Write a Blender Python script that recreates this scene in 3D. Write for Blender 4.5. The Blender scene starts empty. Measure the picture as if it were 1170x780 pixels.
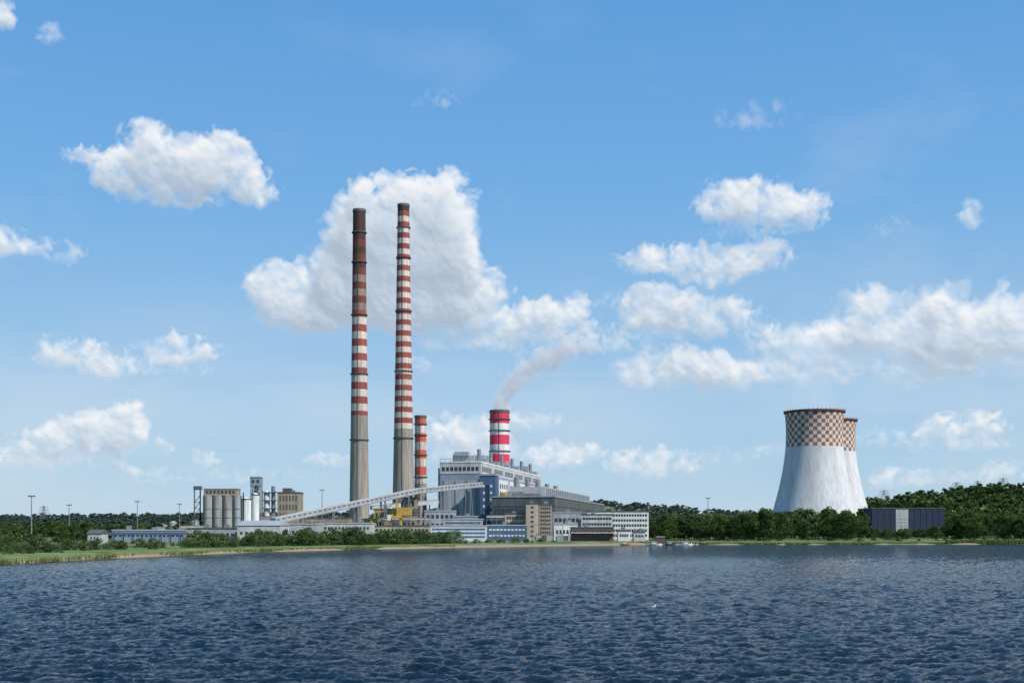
import bpy, math, random
import numpy as np
from mathutils import Vector
random.seed(7)
sc=bpy.context.scene
sc.view_settings.view_transform='Standard'
sc.view_settings.look='None'
sc.view_settings.exposure=0
F=1400.0; H=8.0; HZ=608.0
def wx(px,Y): return (px-585.0)*Y/F
def wz(py,Y): return H+(HZ-py)*Y/F
G=2.0
# ------------------------------------------------------------ materials
MC={}
def M(name,col,rough=.8,var=.15,scale=.12,streak=False,metal=0.0,stain=0.0):
    if name in MC: return MC[name]
    m=bpy.data.materials.new(name); m.use_nodes=True
    nt=m.node_tree; b=nt.nodes['Principled BSDF']
    b.inputs['Roughness'].default_value=rough; b.inputs['Metallic'].default_value=metal
    tc=nt.nodes.new('ShaderNodeTexCoord'); mp=nt.nodes.new('ShaderNodeMapping')
    mp.inputs['Scale'].default_value=(1,1,.12) if streak else (1,1,1)
    nt.links.new(tc.outputs['Object'],mp.inputs[0])
    n=nt.nodes.new('ShaderNodeTexNoise'); n.inputs['Scale'].default_value=scale; n.inputs['Detail'].default_value=6; n.inputs['Roughness'].default_value=.65
    nt.links.new(mp.outputs[0],n.inputs['Vector'])
    r=nt.nodes.new('ShaderNodeValToRGB')
    r.color_ramp.elements[0].position=.3; r.color_ramp.elements[1].position=.7
    c0=[max(0,c*(1-var*1.3)) for c in col]+[1]; c1=[min(1,c*(1+var)) for c in col]+[1]
    r.color_ramp.elements[0].color=c0; r.color_ramp.elements[1].color=c1
    nt.links.new(n.outputs[0],r.inputs[0]); o=r.outputs[0]
    if stain:
        n2=nt.nodes.new('ShaderNodeTexNoise'); n2.inputs['Scale'].default_value=.55; n2.inputs['Detail'].default_value=5
        mp2=nt.nodes.new('ShaderNodeMapping'); mp2.inputs['Scale'].default_value=(1,1,.06); mp2.inputs['Location'].default_value=(31,7,3)
        nt.links.new(tc.outputs['Object'],mp2.inputs[0]); nt.links.new(mp2.outputs[0],n2.inputs['Vector'])
        mr=nt.nodes.new('ShaderNodeMapRange'); mr.inputs['From Min'].default_value=.46; mr.inputs['From Max'].default_value=.70; mr.inputs['To Max'].default_value=stain
        nt.links.new(n2.outputs[0],mr.inputs['Value']); mx=nt.nodes.new('ShaderNodeMix'); mx.data_type='RGBA'
        nt.links.new(mr.outputs[0],mx.inputs[0]); nt.links.new(o,mx.inputs[6]); mx.inputs[7].default_value=(.10,.075,.06,1); o=mx.outputs[2]
    nt.links.new(o,b.inputs['Base Color'])
    MC[name]=m; return m
concrete=M('concrete',(.31,.28,.24),.9,.3,.12,True,stain=.5)
conc_lt=M('concrete_light',(.55,.56,.57),.9,.14,.06,True,stain=.24)
rust=M('rust_soot',(.065,.035,.028),.95,.35,.2,True)
rustred=M('rust_red',(.15,.040,.028),.9,.3,.2,True,stain=.6)
redp=M('red_paint',(.30,.065,.050),.85,.3,.25,True,stain=.6)
redp2=M('red_paint_bright',(.60,.035,.08),.6,.12,.2,True)
redor=M('red_orange_paint',(.50,.10,.05),.7,.15,.2,True)
whp=M('white_band_paint',(.60,.54,.49),.85,.2,.25,True,stain=.6)
whp_d=M('white_band_dirty',(.26,.19,.16),.9,.3,.25,True,stain=.7)
white=M('white_cladding',(.68,.69,.68),.6,.12,.2,True,stain=.3)
offw=M('offwhite_cladding',(.47,.48,.47),.7,.16,.2,True,stain=.4)
lgrey=M('light_grey_cladding',(.34,.36,.38),.6,.16,.15,True,stain=.4)
bgrey=M('blue_grey_cladding',(.24,.29,.36),.6,.14,.12,True,stain=.3)
dgrey=M('dark_grey',(.09,.095,.10),.7,.3,.2,True)
glass=M('window_glass',(.035,.05,.07),.25,.4,.4)
bglass=M('blue_glass',(.07,.13,.27),.3,.3,.3)
blue=M('blue_cladding',(.06,.115,.22),.6,.2,.2,True,stain=.3)
dblue=M('dark_blue_cladding',(.016,.030,.065),.8,.2,.1)
beige=M('beige_render',(.44,.37,.29),.85,.12,.2,True,stain=.4)
tan=M('tan_cladding',(.30,.25,.19),.85,.2,.2,True,stain=.4)
silo=M('silo_grey',(.31,.31,.29),.85,.2,.3,True,stain=.6)
yellow=M('yellow_paint',(.48,.31,.06),.6,.25,.4,False,stain=.4)
brown=M('brown_render',(.12,.075,.055),.85,.25,.3)
steel=M('galvanised_steel',(.26,.27,.28),.5,.15,.6,False,.5)
roofd=M('bitumen_roof',(.09,.09,.095),.9,.25,.1)
roofl=M('metal_roof_light',(.34,.36,.38),.55,.14,.1)
checkr=M('checker_red_faded',(.26,.125,.09),.9,.25,.3,True,stain=.3)
checkw=M('checker_cream',(.58,.53,.47),.9,.14,.3,True,stain=.3)
wood=M('dark_timber',(.07,.055,.04),.9,.3,.8)
whiteboat=M('boat_white',(.75,.75,.75),.4,.05,1)
orange=M('orange_paint',(.6,.2,.05),.6,.1,1)
# ------------------------------------------------------------ builder
class B:
    def __init__(s,name,loc=(0,0,0),rot=0.0):
        s.name=name; s.loc=loc; s.rot=rot; s.parts={}
    def part(s,p):
        if p not in s.parts: s.parts[p]=dict(v=[],f=[],m=[],s=[],mats=[])
        return s.parts[p]
    def add(s,p,mat,vs,fs,smooth=False):
        d=s.part(p)
        if mat not in d['mats']: d['mats'].append(mat)
        mi=d['mats'].index(mat); o=len(d['v']); d['v']+=vs
        for f in fs:
            d['f'].append([i+o for i in f]); d['m'].append(mi); d['s'].append(smooth)
    def box(s,p,mat,x0,x1,y0,y1,z0,z1):
        vs=[(x0,y0,z0),(x1,y0,z0),(x1,y1,z0),(x0,y1,z0),(x0,y0,z1),(x1,y0,z1),(x1,y1,z1),(x0,y1,z1)]
        s.add(p,mat,vs,[(0,3,2,1),(4,5,6,7),(0,1,5,4),(1,2,6,5),(2,3,7,6),(3,0,4,7)])
    def gable(s,p,mat,x0,x1,y0,y1,z0,z1,axis='x'):
        if axis=='x':
            ym=(y0+y1)/2; vs=[(x0,y0,z0),(x1,y0,z0),(x1,y1,z0),(x0,y1,z0),(x0,ym,z1),(x1,ym,z1)]
            fs=[(0,1,5,4),(2,3,4,5),(1,2,5),(3,0,4),(0,3,2,1)]
        else:
            xm=(x0+x1)/2; vs=[(x0,y0,z0),(x1,y0,z0),(x1,y1,z0),(x0,y1,z0),(xm,y0,z1),(xm,y1,z1)]
            fs=[(0,1,4),(1,2,5,4),(2,3,5),(3,0,4,5),(0,3,2,1)]
        s.add(p,mat,vs,fs)
    def lathe(s,p,mats,prof,cx=0,cy=0,seg=40,cap=True,smooth=True):
        if not isinstance(mats,list): mats=[mats]*(len(prof)-1)
        for k in range(len(prof)-1):
            (r0,z0),(r1,z1)=prof[k],prof[k+1]
            vs=[];fs=[]
            for i in range(seg):
                a=2*math.pi*i/seg; c,n=math.cos(a),math.sin(a)
                vs+=[(cx+r0*c,cy+r0*n,z0),(cx+r1*c,cy+r1*n,z1)]
            for i in range(seg):
                j=(i+1)%seg; fs.append((2*i,2*j,2*j+1,2*i+1))
            s.add(p,mats[k],vs,fs,smooth)
        if cap:
            r,z=prof[-1]
            s.add(p,mats[-1],[(cx+r*math.cos(2*math.pi*i/seg),cy+r*math.sin(2*math.pi*i/seg),z) for i in range(seg)],[tuple(range(seg))])
    def beam(s,p,mat,a,b,w,h=None):
        h=h or w; a=Vector(a); b=Vector(b); d=(b-a).normalized()
        up=Vector((0,0,1)) if abs(d.z)<.95 else Vector((0,1,0))
        sd=d.cross(up).normalized(); u=sd.cross(d).normalized()
        vs=[]
        for q in (a,b):
            for sx,sy in ((-1,-1),(1,-1),(1,1),(-1,1)):
                vs.append(tuple(q+sd*sx*w/2+u*sy*h/2))
        s.add(p,mat,vs,[(0,1,2,3),(7,6,5,4),(0,4,5,1),(1,5,6,2),(2,6,7,3),(3,7,4,0)])
    def win(s,p,mat,x0,x1,z0,z1,nx,nz,fx=.6,fz=.55,y=0.0,side=None,xs=0.0):
        cw=(x1-x0)/nx; ch=(z1-z0)/nz
        for i in range(nx):
            for k in range(nz):
                a=x0+cw*(i+.5-fx/2); b=x0+cw*(i+.5+fx/2); c=z0+ch*(k+.5-fz/2); d=z0+ch*(k+.5+fz/2)
                if side=='x+': s.box(p,mat,xs-.05,xs+.12,a,b,c,d)
                elif side=='x-': s.box(p,mat,xs-.12,xs+.05,a,b,c,d)
                else: s.box(p,mat,a,b,y-.12,y+.05,c,d)
    def done(s):
        e=bpy.data.objects.new(s.name,None); sc.collection.objects.link(e)
        e.empty_display_size=2
        e.location=s.loc; e.rotation_euler=(0,0,s.rot)
        for p,d in s.parts.items():
            me=bpy.data.meshes.new(p); me.from_pydata(d['v'],[],d['f'])
            for m in d['mats']: me.materials.append(m)
            me.polygons.foreach_set('material_index',d['m']); me.polygons.foreach_set('use_smooth',d['s'])
            me.update(); o=bpy.data.objects.new(p,me); sc.collection.objects.link(o); o.parent=e
        return e
def mesh_quads(name,V,Fq,mi=None,mats=(),attr=None,smooth=False,loc=(0,0,0)):
    me=bpy.data.meshes.new(name); n=len(Fq)
    me.vertices.add(len(V)); me.vertices.foreach_set('co',np.asarray(V,np.float32).ravel())
    me.loops.add(n*4); me.loops.foreach_set('vertex_index',np.asarray(Fq,np.int32).ravel())
    me.polygons.add(n); me.polygons.foreach_set('loop_start',np.arange(0,n*4,4,dtype=np.int32))
    me.polygons.foreach_set('loop_total',np.full(n,4,np.int32))
    for m in mats: me.materials.append(m)
    if mi is not None: me.polygons.foreach_set('material_index',np.asarray(mi,np.int32))
    if smooth: me.polygons.foreach_set('use_smooth',np.ones(n,bool))
    me.update(calc_edges=True)
    if attr is not None:
        for k,a in attr.items():
            at=me.attributes.new(k,'FLOAT','POINT'); at.data.foreach_set('value',np.asarray(a,np.float32))
    o=bpy.data.objects.new(name,me); sc.collection.objects.link(o); o.location=loc
    return o
def N(nt,t,**k):
    n=nt.nodes.new(t)
    for a_,v_ in k.items(): setattr(n,a_,v_)
    return n
# ------------------------------------------------------------ terrain
shore_px=[(-900,662),(-500,655),(-200,650),(0,645),(60,641.5),(120,638),(200,634.3),(300,630.3),(400,627.6),(500,625.6),(600,624),(700,622.7),(740,622.1),(800,622),(900,622),(1000,621.8),(1170,621.4),(1400,621),(1800,621)]
SP=[(wx(a,H*F/(b-HZ)),H*F/(b-HZ)) for a,b in shore_px]
SX=np.array([p[0] for p in SP]); SY=np.array([p[1] for p in SP])
def shoreY(x): return np.interp(x,SX,SY)
def terr(x,y):
    x=np.asarray(x,float); y=np.asarray(y,float)
    z=2.0+50*np.exp(-((x-640)**2/90000)-((y-1480)**2/110000))
    z=z+9*np.exp(-((x+640)**2/120000)-((y-1500)**2/90000))
    z=z+62*np.exp(-((x-420)**2/500000)-((y-3300)**2/500000))*(.8+.2*np.sin(x*.006+1))
    z=z+30*np.exp(-((x+1100)**2/900000)-((y-3200)**2/500000))
    z=z+22*np.exp(-((x+100)**2/900000)-((y-3500)**2/500000))
    return z
xs=np.unique(np.concatenate([np.linspace(SX[0],SX[-1],140),SX]))
xs=np.concatenate([[-9000,-5000,-2500,-1500],xs,[1900,2600,5000,9000]])
xs=np.unique(xs)
rng=np.random.default_rng(3)
jit=np.convolve(rng.normal(0,5,len(xs)+8),np.ones(3)/3,'same')[:len(xs)]
offs=[-8,-2,0,2.5,6,12,20,40,70,110,160,220,300,380,460,540,620,700,800,900,1000,1150,1300,1500,1700,1900,2100,2300,2500,2800,3200,4000,5500,9000]
zb=[-1.2,-.3,.15,.7,1.1,1.7]
V=[];sh=[]
for k,o in enumerate(offs):
    yy=shoreY(xs)+jit*max(0,1-o/40)+o
    zz=np.full(len(xs),zb[k]) if k<len(zb) else terr(xs,yy)
    V.append(np.stack([xs,yy,zz],1)); sh.append(np.full(len(xs),float(o)))
V=np.concatenate(V); sh=np.concatenate(sh); nx=len(xs)
I,J=np.meshgrid(np.arange(nx-1),np.arange(len(offs)-1)); a=(J*nx+I).ravel()
Fq=np.stack([a,a+1,a+nx+1,a+nx],1)
gm=bpy.data.materials.new('ground_grass'); gm.use_nodes=True; nt=gm.node_tree; b=nt.nodes['Principled BSDF']; b.inputs['Roughness'].default_value=1
geo=N(nt,'ShaderNodeNewGeometry'); n1=N(nt,'ShaderNodeTexNoise'); n1.inputs['Scale'].default_value=.05; n1.inputs['Detail'].default_value=8
nt.links.new(geo.outputs['Position'],n1.inputs['Vector'])
r=N(nt,'ShaderNodeValToRGB'); r.color_ramp.elements[0].position=.35; r.color_ramp.elements[0].color=(.05,.10,.02,1); r.color_ramp.elements[1].position=.68; r.color_ramp.elements[1].color=(.16,.21,.06,1)
nt.links.new(n1.outputs[0],r.inputs[0])
at=N(nt,'ShaderNodeAttribute',attribute_name='inland')
mr=N(nt,'ShaderNodeMapRange'); mr.inputs['From Min'].default_value=2; mr.inputs['From Max'].default_value=9
nt.links.new(at.outputs['Fac'],mr.inputs['Value'])
mx=N(nt,'ShaderNodeMix',data_type='RGBA'); mx.inputs[6].default_value=(.27,.21,.14,1)
nt.links.new(mr.outputs[0],mx.inputs[0]); nt.links.new(r.outputs[0],mx.inputs[7]); nt.links.new(mx.outputs[2],b.inputs['Base Color'])
mesh_quads('ground',V,Fq,mats=[gm],attr={'inland':sh},smooth=True)
# ------------------------------------------------------------ water
wm=bpy.data.materials.new('lake_water'); wm.use_nodes=True; nt=wm.node_tree; b=nt.nodes['Principled BSDF']
b.inputs['Base Color'].default_value=(.004,.017,.034,1); b.inputs['Roughness'].default_value=.08; b.inputs['IOR'].default_value=1.33
geo=N(nt,'ShaderNodeNewGeometry'); mp=N(nt,'ShaderNodeMapping'); mp.inputs['Scale'].default_value=(.7,1.2,1); mp.inputs['Rotation'].default_value=(0,0,.3)
nt.links.new(geo.outputs['Position'],mp.inputs[0])
n1=N(nt,'ShaderNodeTexNoise'); n1.inputs['Scale'].default_value=1.35; n1.inputs['Detail'].default_value=7; n1.inputs['Roughness'].default_value=.66
mp2=N(nt,'ShaderNodeMapping'); mp2.inputs['Scale'].default_value=(.012,.035,1); nt.links.new(geo.outputs['Position'],mp2.inputs[0])
n2=N(nt,'ShaderNodeTexNoise'); n2.inputs['Scale'].default_value=1.0; n2.inputs['Detail'].default_value=5; n2.inputs['Roughness'].default_value=.65
nt.links.new(mp.outputs[0],n1.inputs['Vector']); nt.links.new(mp2.outputs[0],n2.inputs['Vector'])
mrr=N(nt,'ShaderNodeMapRange'); mrr.inputs['From Min'].default_value=.35; mrr.inputs['From Max'].default_value=.65; mrr.inputs['To Min'].default_value=.65; mrr.inputs['To Max'].default_value=1.0
nt.links.new(n2.outputs[0],mrr.inputs['Value'])
bp=N(nt,'ShaderNodeBump'); bp.inputs['Distance'].default_value=1.35
nt.links.new(mrr.outputs[0],bp.inputs['Strength']); nt.links.new(n1.outputs[0],bp.inputs['Height']); nt.links.new(bp.outputs[0],b.inputs['Normal'])
ys=[25.0]
while ys[-1]<1000: ys.append(ys[-1]+.11*(max(ys[-1],45)/45)**1.3)
ys=np.array(ys); nc=1000
us=np.linspace(-.62,.62,nc)
YY=np.repeat(ys[:,None],nc,1); XX=us[None,:]*(ys[:,None]+15)
DY=np.gradient(ys)[:,None]; DX=(1.24/nc)*YY
Z=np.zeros_like(XX); rg=np.random.default_rng(11)
for k in range(72):
    L=.42*(3.6/.42)**(rg.random()**.9); th=rg.normal(-1.2,.7)
    kx,ky=math.cos(th)*2*math.pi/L, math.sin(th)*2*math.pi/L
    A=L*.0078*(1.0+.5*rg.random())*(1 if L<2.4 else .7)
    att=np.clip(L/(1.7*np.maximum(DY*abs(math.sin(th))+1e-3,DX*abs(math.cos(th))))-1,0,1)
    ph=kx*XX+ky*YY+rg.random()*6.28
    Z+=A*att*(np.sin(ph)+.28*np.cos(2*ph))
V=np.stack([XX.ravel(),YY.ravel(),Z.ravel()],1)
I,J=np.meshgrid(np.arange(nc-1),np.arange(len(ys)-1)); a=(J*nc+I).ravel()
wo=mesh_quads('lake_water',V,np.stack([a,a+1,a+nc+1,a+nc],1),mats=[wm],smooth=True)
wv=[(-9000,-3000,-.9),(9000,-3000,-.9),(9000,1500,-.9),(-9000,1500,-.9)]
o=mesh_quads('outer_lake_water',wv,[[0,1,2,3]],mats=[wm]); o.parent=wo
# ------------------------------------------------------------ vegetation
def leafmat(name,c0,c1,c2):
    m=bpy.data.materials.new(name); m.use_nodes=True; nt=m.node_tree; b=nt.nodes['Principled BSDF']; b.inputs['Roughness'].default_value=.75
    b.inputs['Specular IOR Level'].default_value=.2
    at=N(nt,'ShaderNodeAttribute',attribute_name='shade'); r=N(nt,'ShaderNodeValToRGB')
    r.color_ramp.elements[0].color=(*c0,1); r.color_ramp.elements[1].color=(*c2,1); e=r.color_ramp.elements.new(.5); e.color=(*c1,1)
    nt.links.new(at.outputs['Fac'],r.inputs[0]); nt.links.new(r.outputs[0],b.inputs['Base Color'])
    tr=N(nt,'ShaderNodeBsdfTranslucent'); nt.links.new(r.outputs[0],tr.inputs[0]); ms=N(nt,'ShaderNodeMixShader'); ms.inputs[0].default_value=.25
    nt.links.new(b.outputs[0],ms.inputs[1]); nt.links.new(tr.outputs[0],ms.inputs[2]); nt.links.new(ms.outputs[0],nt.nodes['Material Output'].inputs[0])
    return m
leaf=leafmat('foliage',(.018,.036,.011),(.050,.092,.020),(.12,.175,.04))
leaf_far=leafmat('foliage_haze_tint',(.040,.066,.060),(.058,.09,.068),(.08,.115,.08))  # bluish greens: aerial haze painted into the leaf colour
leaf_bush=leafmat('foliage_willow',(.03,.055,.018),(.07,.115,.035),(.14,.20,.07))
reedm=leafmat('reed',(.07,.11,.03),(.13,.19,.05),(.19,.24,.08))
bark=M('bark',(.09,.07,.05),.95,.3,1.0)
def tree_arrays(seed,h,w,ncl,nl,ls,base=.22,limbs=True):
    r=np.random.default_rng(seed); V=[];Fs=[];mi=[];sh=[]; nv=0
    def tube(p,q,r0,r1,n=6):
        nonlocal nv
        p=np.array(p,float);q=np.array(q,float); d=q-p; d/=np.linalg.norm(d); u=np.cross(d,[.3,.9,.1]); u/=np.linalg.norm(u); v=np.cross(d,u)
        a=np.arange(n)*2*np.pi/n; c=np.cos(a)[:,None]*u+np.sin(a)[:,None]*v
        V.append(p+c*r0);V.append(q+c*r1)
        for i in range(n):
            j=(i+1)%n; Fs.append([[nv+i,nv+j,nv+n+j,nv+n+i]]); mi.append([1])
        sh.append(np.zeros(2*n)); nv+=2*n
    tube((0,0,-.5*h/15),(0,0,h*.45),h*.022,h*.014); tube((0,0,h*.45),(w*.04,0,h*.85),h*.014,h*.004)
    cen=[]
    for k in range(ncl):
        zf=base+(1-base)*r.random()**.8
        rad=w*.5*(math.sin(math.pi*min(1,(zf-base+.10)/(1.08-base)))**.6)
        a=r.random()*6.283; q=rad*(.35+.6*r.random()**.6)
        cen.append((math.cos(a)*q*(1+.15*r.normal()),math.sin(a)*q,zf*h*.93))
    if limbs:
        for c in cen[:5]: tube((0,0,h*(.2+.25*r.random())),c,h*.008,h*.002,5)
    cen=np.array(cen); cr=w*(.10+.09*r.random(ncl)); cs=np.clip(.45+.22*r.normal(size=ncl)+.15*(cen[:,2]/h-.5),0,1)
    idx=np.repeat(np.arange(ncl),nl); n=len(idx)
    d=r.normal(size=(n,3)); d/=np.linalg.norm(d,axis=1)[:,None]; rr=cr[idx]*(.55+.6*r.random(n))
    P=cen[idx]+d*rr[:,None]*np.array([1,1,.75])
    nr=d+r.normal(size=(n,3))*.55; nr/=np.linalg.norm(nr,axis=1)[:,None]
    u=np.cross(nr,r.normal(size=(n,3))); u/=np.linalg.norm(u,axis=1)[:,None]; v=np.cross(nr,u)
    s=(ls*(.6+.8*r.random(n)))[:,None]
    Q=np.stack([P-u*s-v*s*.5,P+u*s-v*s*.6,P+u*s*.7+v*s*.6,P-u*s*.8+v*s*.5],1).reshape(-1,3)
    f=np.arange(n*4).reshape(-1,4)+nv
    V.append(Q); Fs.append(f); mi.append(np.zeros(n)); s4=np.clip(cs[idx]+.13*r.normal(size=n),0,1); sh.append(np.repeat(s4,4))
    return np.concatenate(V),np.concatenate([np.array(x) for x in Fs]),np.concatenate([np.array(x) for x in mi]),np.concatenate(sh)
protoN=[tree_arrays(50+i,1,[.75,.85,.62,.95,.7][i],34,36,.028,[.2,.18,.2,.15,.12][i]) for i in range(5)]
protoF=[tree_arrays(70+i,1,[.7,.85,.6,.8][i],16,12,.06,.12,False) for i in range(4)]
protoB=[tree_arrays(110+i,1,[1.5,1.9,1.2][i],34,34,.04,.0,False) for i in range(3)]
def forest(name,items,protos,mat):
    Vs=[];Fs=[];ms=[];ss=[];nv=0; r=np.random.default_rng(len(name)*7)
    for (x,y,z,h,wf) in items:
        V,Fa,mi,s=protos[int(r.integers(len(protos)))]
        a=r.random()*6.283; c,n=math.cos(a),math.sin(a)
        q=V*h; X=(q[:,0]*c-q[:,1]*n)*wf; Y=(q[:,0]*n+q[:,1]*c)*wf
        Vs.append(np.stack([X+x,Y+y,q[:,2]+z],1)); Fs.append(Fa+nv); ms.append(mi); ss.append(np.clip(s+r.normal()*.19,0,1)); nv+=len(V)
    return mesh_quads(name,np.concatenate(Vs),np.concatenate(Fs),np.concatenate(ms),[mat,bark],{'shade':np.concatenate(ss)})
R=np.random.default_rng(5)
def row(px0,px1,Y0,Y1,n,h0,h1,wf=1.0,avoid=None):
    out=[]
    for i in range(n):
        Y=Y0+(Y1-Y0)*R.random(); px=px0+(px1-px0)*(i+R.random())/n; x=wx(px,Y)
        if avoid and avoid(x,Y): continue
        z=float(terr(x,Y)); out.append((x,Y,z-.3,h0+(h1-h0)*R.random(),wf*(.9+.3*R.random())))
    return out
def tower_clear(x,y): return (x-285)**2+(y-1156)**2<56**2 or (x-322)**2+(y-1247)**2<56**2
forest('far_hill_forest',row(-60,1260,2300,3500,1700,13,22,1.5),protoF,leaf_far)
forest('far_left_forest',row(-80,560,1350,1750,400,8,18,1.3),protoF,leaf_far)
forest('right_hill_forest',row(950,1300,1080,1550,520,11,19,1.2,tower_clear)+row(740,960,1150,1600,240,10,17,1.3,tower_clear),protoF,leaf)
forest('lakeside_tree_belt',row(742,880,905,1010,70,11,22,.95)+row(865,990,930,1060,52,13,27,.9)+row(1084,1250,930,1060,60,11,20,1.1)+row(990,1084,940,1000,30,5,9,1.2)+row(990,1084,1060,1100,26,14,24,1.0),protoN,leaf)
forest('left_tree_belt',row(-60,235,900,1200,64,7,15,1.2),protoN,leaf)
tm=[]
for i in range(5):
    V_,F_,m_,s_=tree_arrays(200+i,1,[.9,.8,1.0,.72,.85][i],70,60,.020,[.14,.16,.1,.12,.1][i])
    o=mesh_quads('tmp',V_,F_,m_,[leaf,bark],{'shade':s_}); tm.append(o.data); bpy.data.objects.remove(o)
def tree(px,Y,h,k,name='deciduous_tree',wf=1.0):
    o=bpy.data.objects.new(name,tm[k%5]); sc.collection.objects.link(o); x=wx(px,Y)
    o.location=(x,Y,float(terr(x,Y))-.2); o.scale=(h*wf,h*wf,h); o.rotation_euler=(0,0,px)
for i,(px,Y,h) in enumerate([(852,862,21),(872,858,23),(893,868,20),(838,880,17),(822,885,19),(800,900,18),(778,905,17),(762,900,15),(918,905,15),(948,862,18),(966,858,21),(982,870,17),(1012,905,8),(1068,905,11),(1092,866,19),(1108,860,21),(1124,872,18),(1148,880,19),(1166,870,17),(1184,870,20),(1034,915,7)]):
    tree(px,Y,h,i,wf=1.05)
for i,(px,Y,h) in enumerate([(3,430,8),(14,455,9),(30,470,7),(66,620,12),(84,660,11),(100,640,9),(-12,420,10)]):
    tree(px,Y,h,i+2,'willow_tree')
bs=[]
def shrubs(px0,px1,o0,o1,n,h0,h1):
    for i in range(n):
        px=px0+(px1-px0)*(i+R.random())/n
        Ys=float(np.interp(px,[p[0] for p in shore_px],SY)); Y=Ys+o0+(o1-o0)*R.random(); x=wx(px,Y)
        bs.append((x,Y,float(terr(x,Y))-.5,h0+(h1-h0)*R.random()**1.5,.9+.4*R.random()))
shrubs(-40,110,25,110,22,2.5,6)
shrubs(110,330,30,120,22,2,5.5)
shrubs(210,520,18,60,75,3,8)
shrubs(345,500,15,40,34,5,9)
shrubs(520,640,15,60,16,1.5,4)
shrubs(750,1200,18,60,26,1.5,4)
forest('shoreline_shrubs',bs,protoB,leaf_bush)
def reeds(name,spans):
    P=[]
    for px0,px1,n,h,o in spans:
        px=px0+(px1-px0)*R.random(n); Ys=np.interp(px,[p[0] for p in shore_px],SY)+o*R.random(n)-1
        P.append(np.stack([(px-585)*Ys/F,Ys,np.full(n,.1),h*(.6+.5*R.random(n))],1))
    P=np.concatenate(P); n=len(P); w=.22; a=R.random(n)*3.14; dx=np.cos(a)*w; dy=np.sin(a)*w; lean=R.normal(size=n)*.3
    V=np.stack([np.stack([P[:,0]-dx,P[:,1]-dy,P[:,2]],1),np.stack([P[:,0]+dx,P[:,1]+dy,P[:,2]],1),np.stack([P[:,0]+dx*.2+lean,P[:,1]+dy*.2,P[:,2]+P[:,3]],1),np.stack([P[:,0]-dx*.2+lean,P[:,1]-dy*.2,P[:,2]+P[:,3]],1)],1).reshape(-1,3)
    mesh_quads(name,V,np.arange(n*4).reshape(-1,4),np.zeros(n),[reedm],{'shade':np.repeat(R.random(n),4)})
reeds('shore_reeds',[(1080,1220,5000,3.2,8),(750,1080,5000,1.6,5),(-60,520,9000,1.3,7)])
# ------------------------------------------------------------ chimneys
def chimney(name,px,Y,pytop,rt,rb,bands,flare=1.0):
    top=wz(pytop,Y)-G; c=B(name,(wx(px,Y),Y,G))
    def rad(z):
        t=z/top; return rb+(rt-rb)*(t**.75)
    for (py0,py1,mat) in bands:
        z1=min(top,wz(py0,Y)-G); z0=max(0,wz(py1,Y)-G)
        n=max(1,int((z1-z0)/12)); pr=[(rad(z0+(z1-z0)*k/n),z0+(z1-z0)*k/n) for k in range(n+1)]
        c.lathe('shaft',mat,pr,seg=36,cap=False)
    c.lathe('rim',dgrey,[(rad(top)+.4,top-2.2),(rad(top)+.4,top+.3),(rad(top)-.9,top+.3),(rad(top)-.9,top-3)],seg=36,cap=True)
    for f in (.30,.5,.68,.84,.93):
        z=top*f; r=rad(z)
        c.lathe('gallery',dgrey,[(r+.05,z-.3),(r+1.0,z-.2),(r+1.0,z+.7),(r+.9,z+.7),(r+.85,z),(r+.05,z)],seg=28,cap=False)
    for i in range(30):
        z0=top*i/30; z1=top*(i+1)/30
        c.beam('ladder',dgrey,(-.5,-rad(z0)-.3,z0),(-.5,-rad(z1)-.3,z1),.35,.25)
    return c
bd=[(240,275,rust)]
y=275
for i in range(10): bd.append((y,y+8,rustred if i%2==0 else (rust if i<5 else whp_d))); y+=8
i=0
while y<475: bd.append((y,min(475,y+8.2),redp if i%2==0 else whp)); y+=8.2; i+=1
bd.append((475,640,concrete))
chimney('striped_chimney',410.5,1120,240,5.7,9.6,bd).done()
bd=[(234,242,rust)]; y=242; i=0
while y<490: bd.append((y,min(490,y+6.2),redp if i%2==0 else whp)); y+=6.2; i+=1
bd.append((490,640,concrete))
chimney('striped_chimney',461,1150,234,5.4,11.5,bd).done()
bd=[(475,486,redor),(486,495,whp),(495,505,redor),(505,514,whp),(514,524,redor),(524,533,whp),(533,543,redor),(543,552,whp),(552,640,concrete)]
chimney('striped_chimney',480.5,1200,475,5.6,6.4,bd).done()
YD=1150
bd=[(469,484,redp2),(484,497,white),(497,508,redp2),(508,519,white),(519,530,redp2),(530,640,concrete)]
chimney('flue_gas_stack',570.8,YD,469,9.2,9.6,bd).done()
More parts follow.
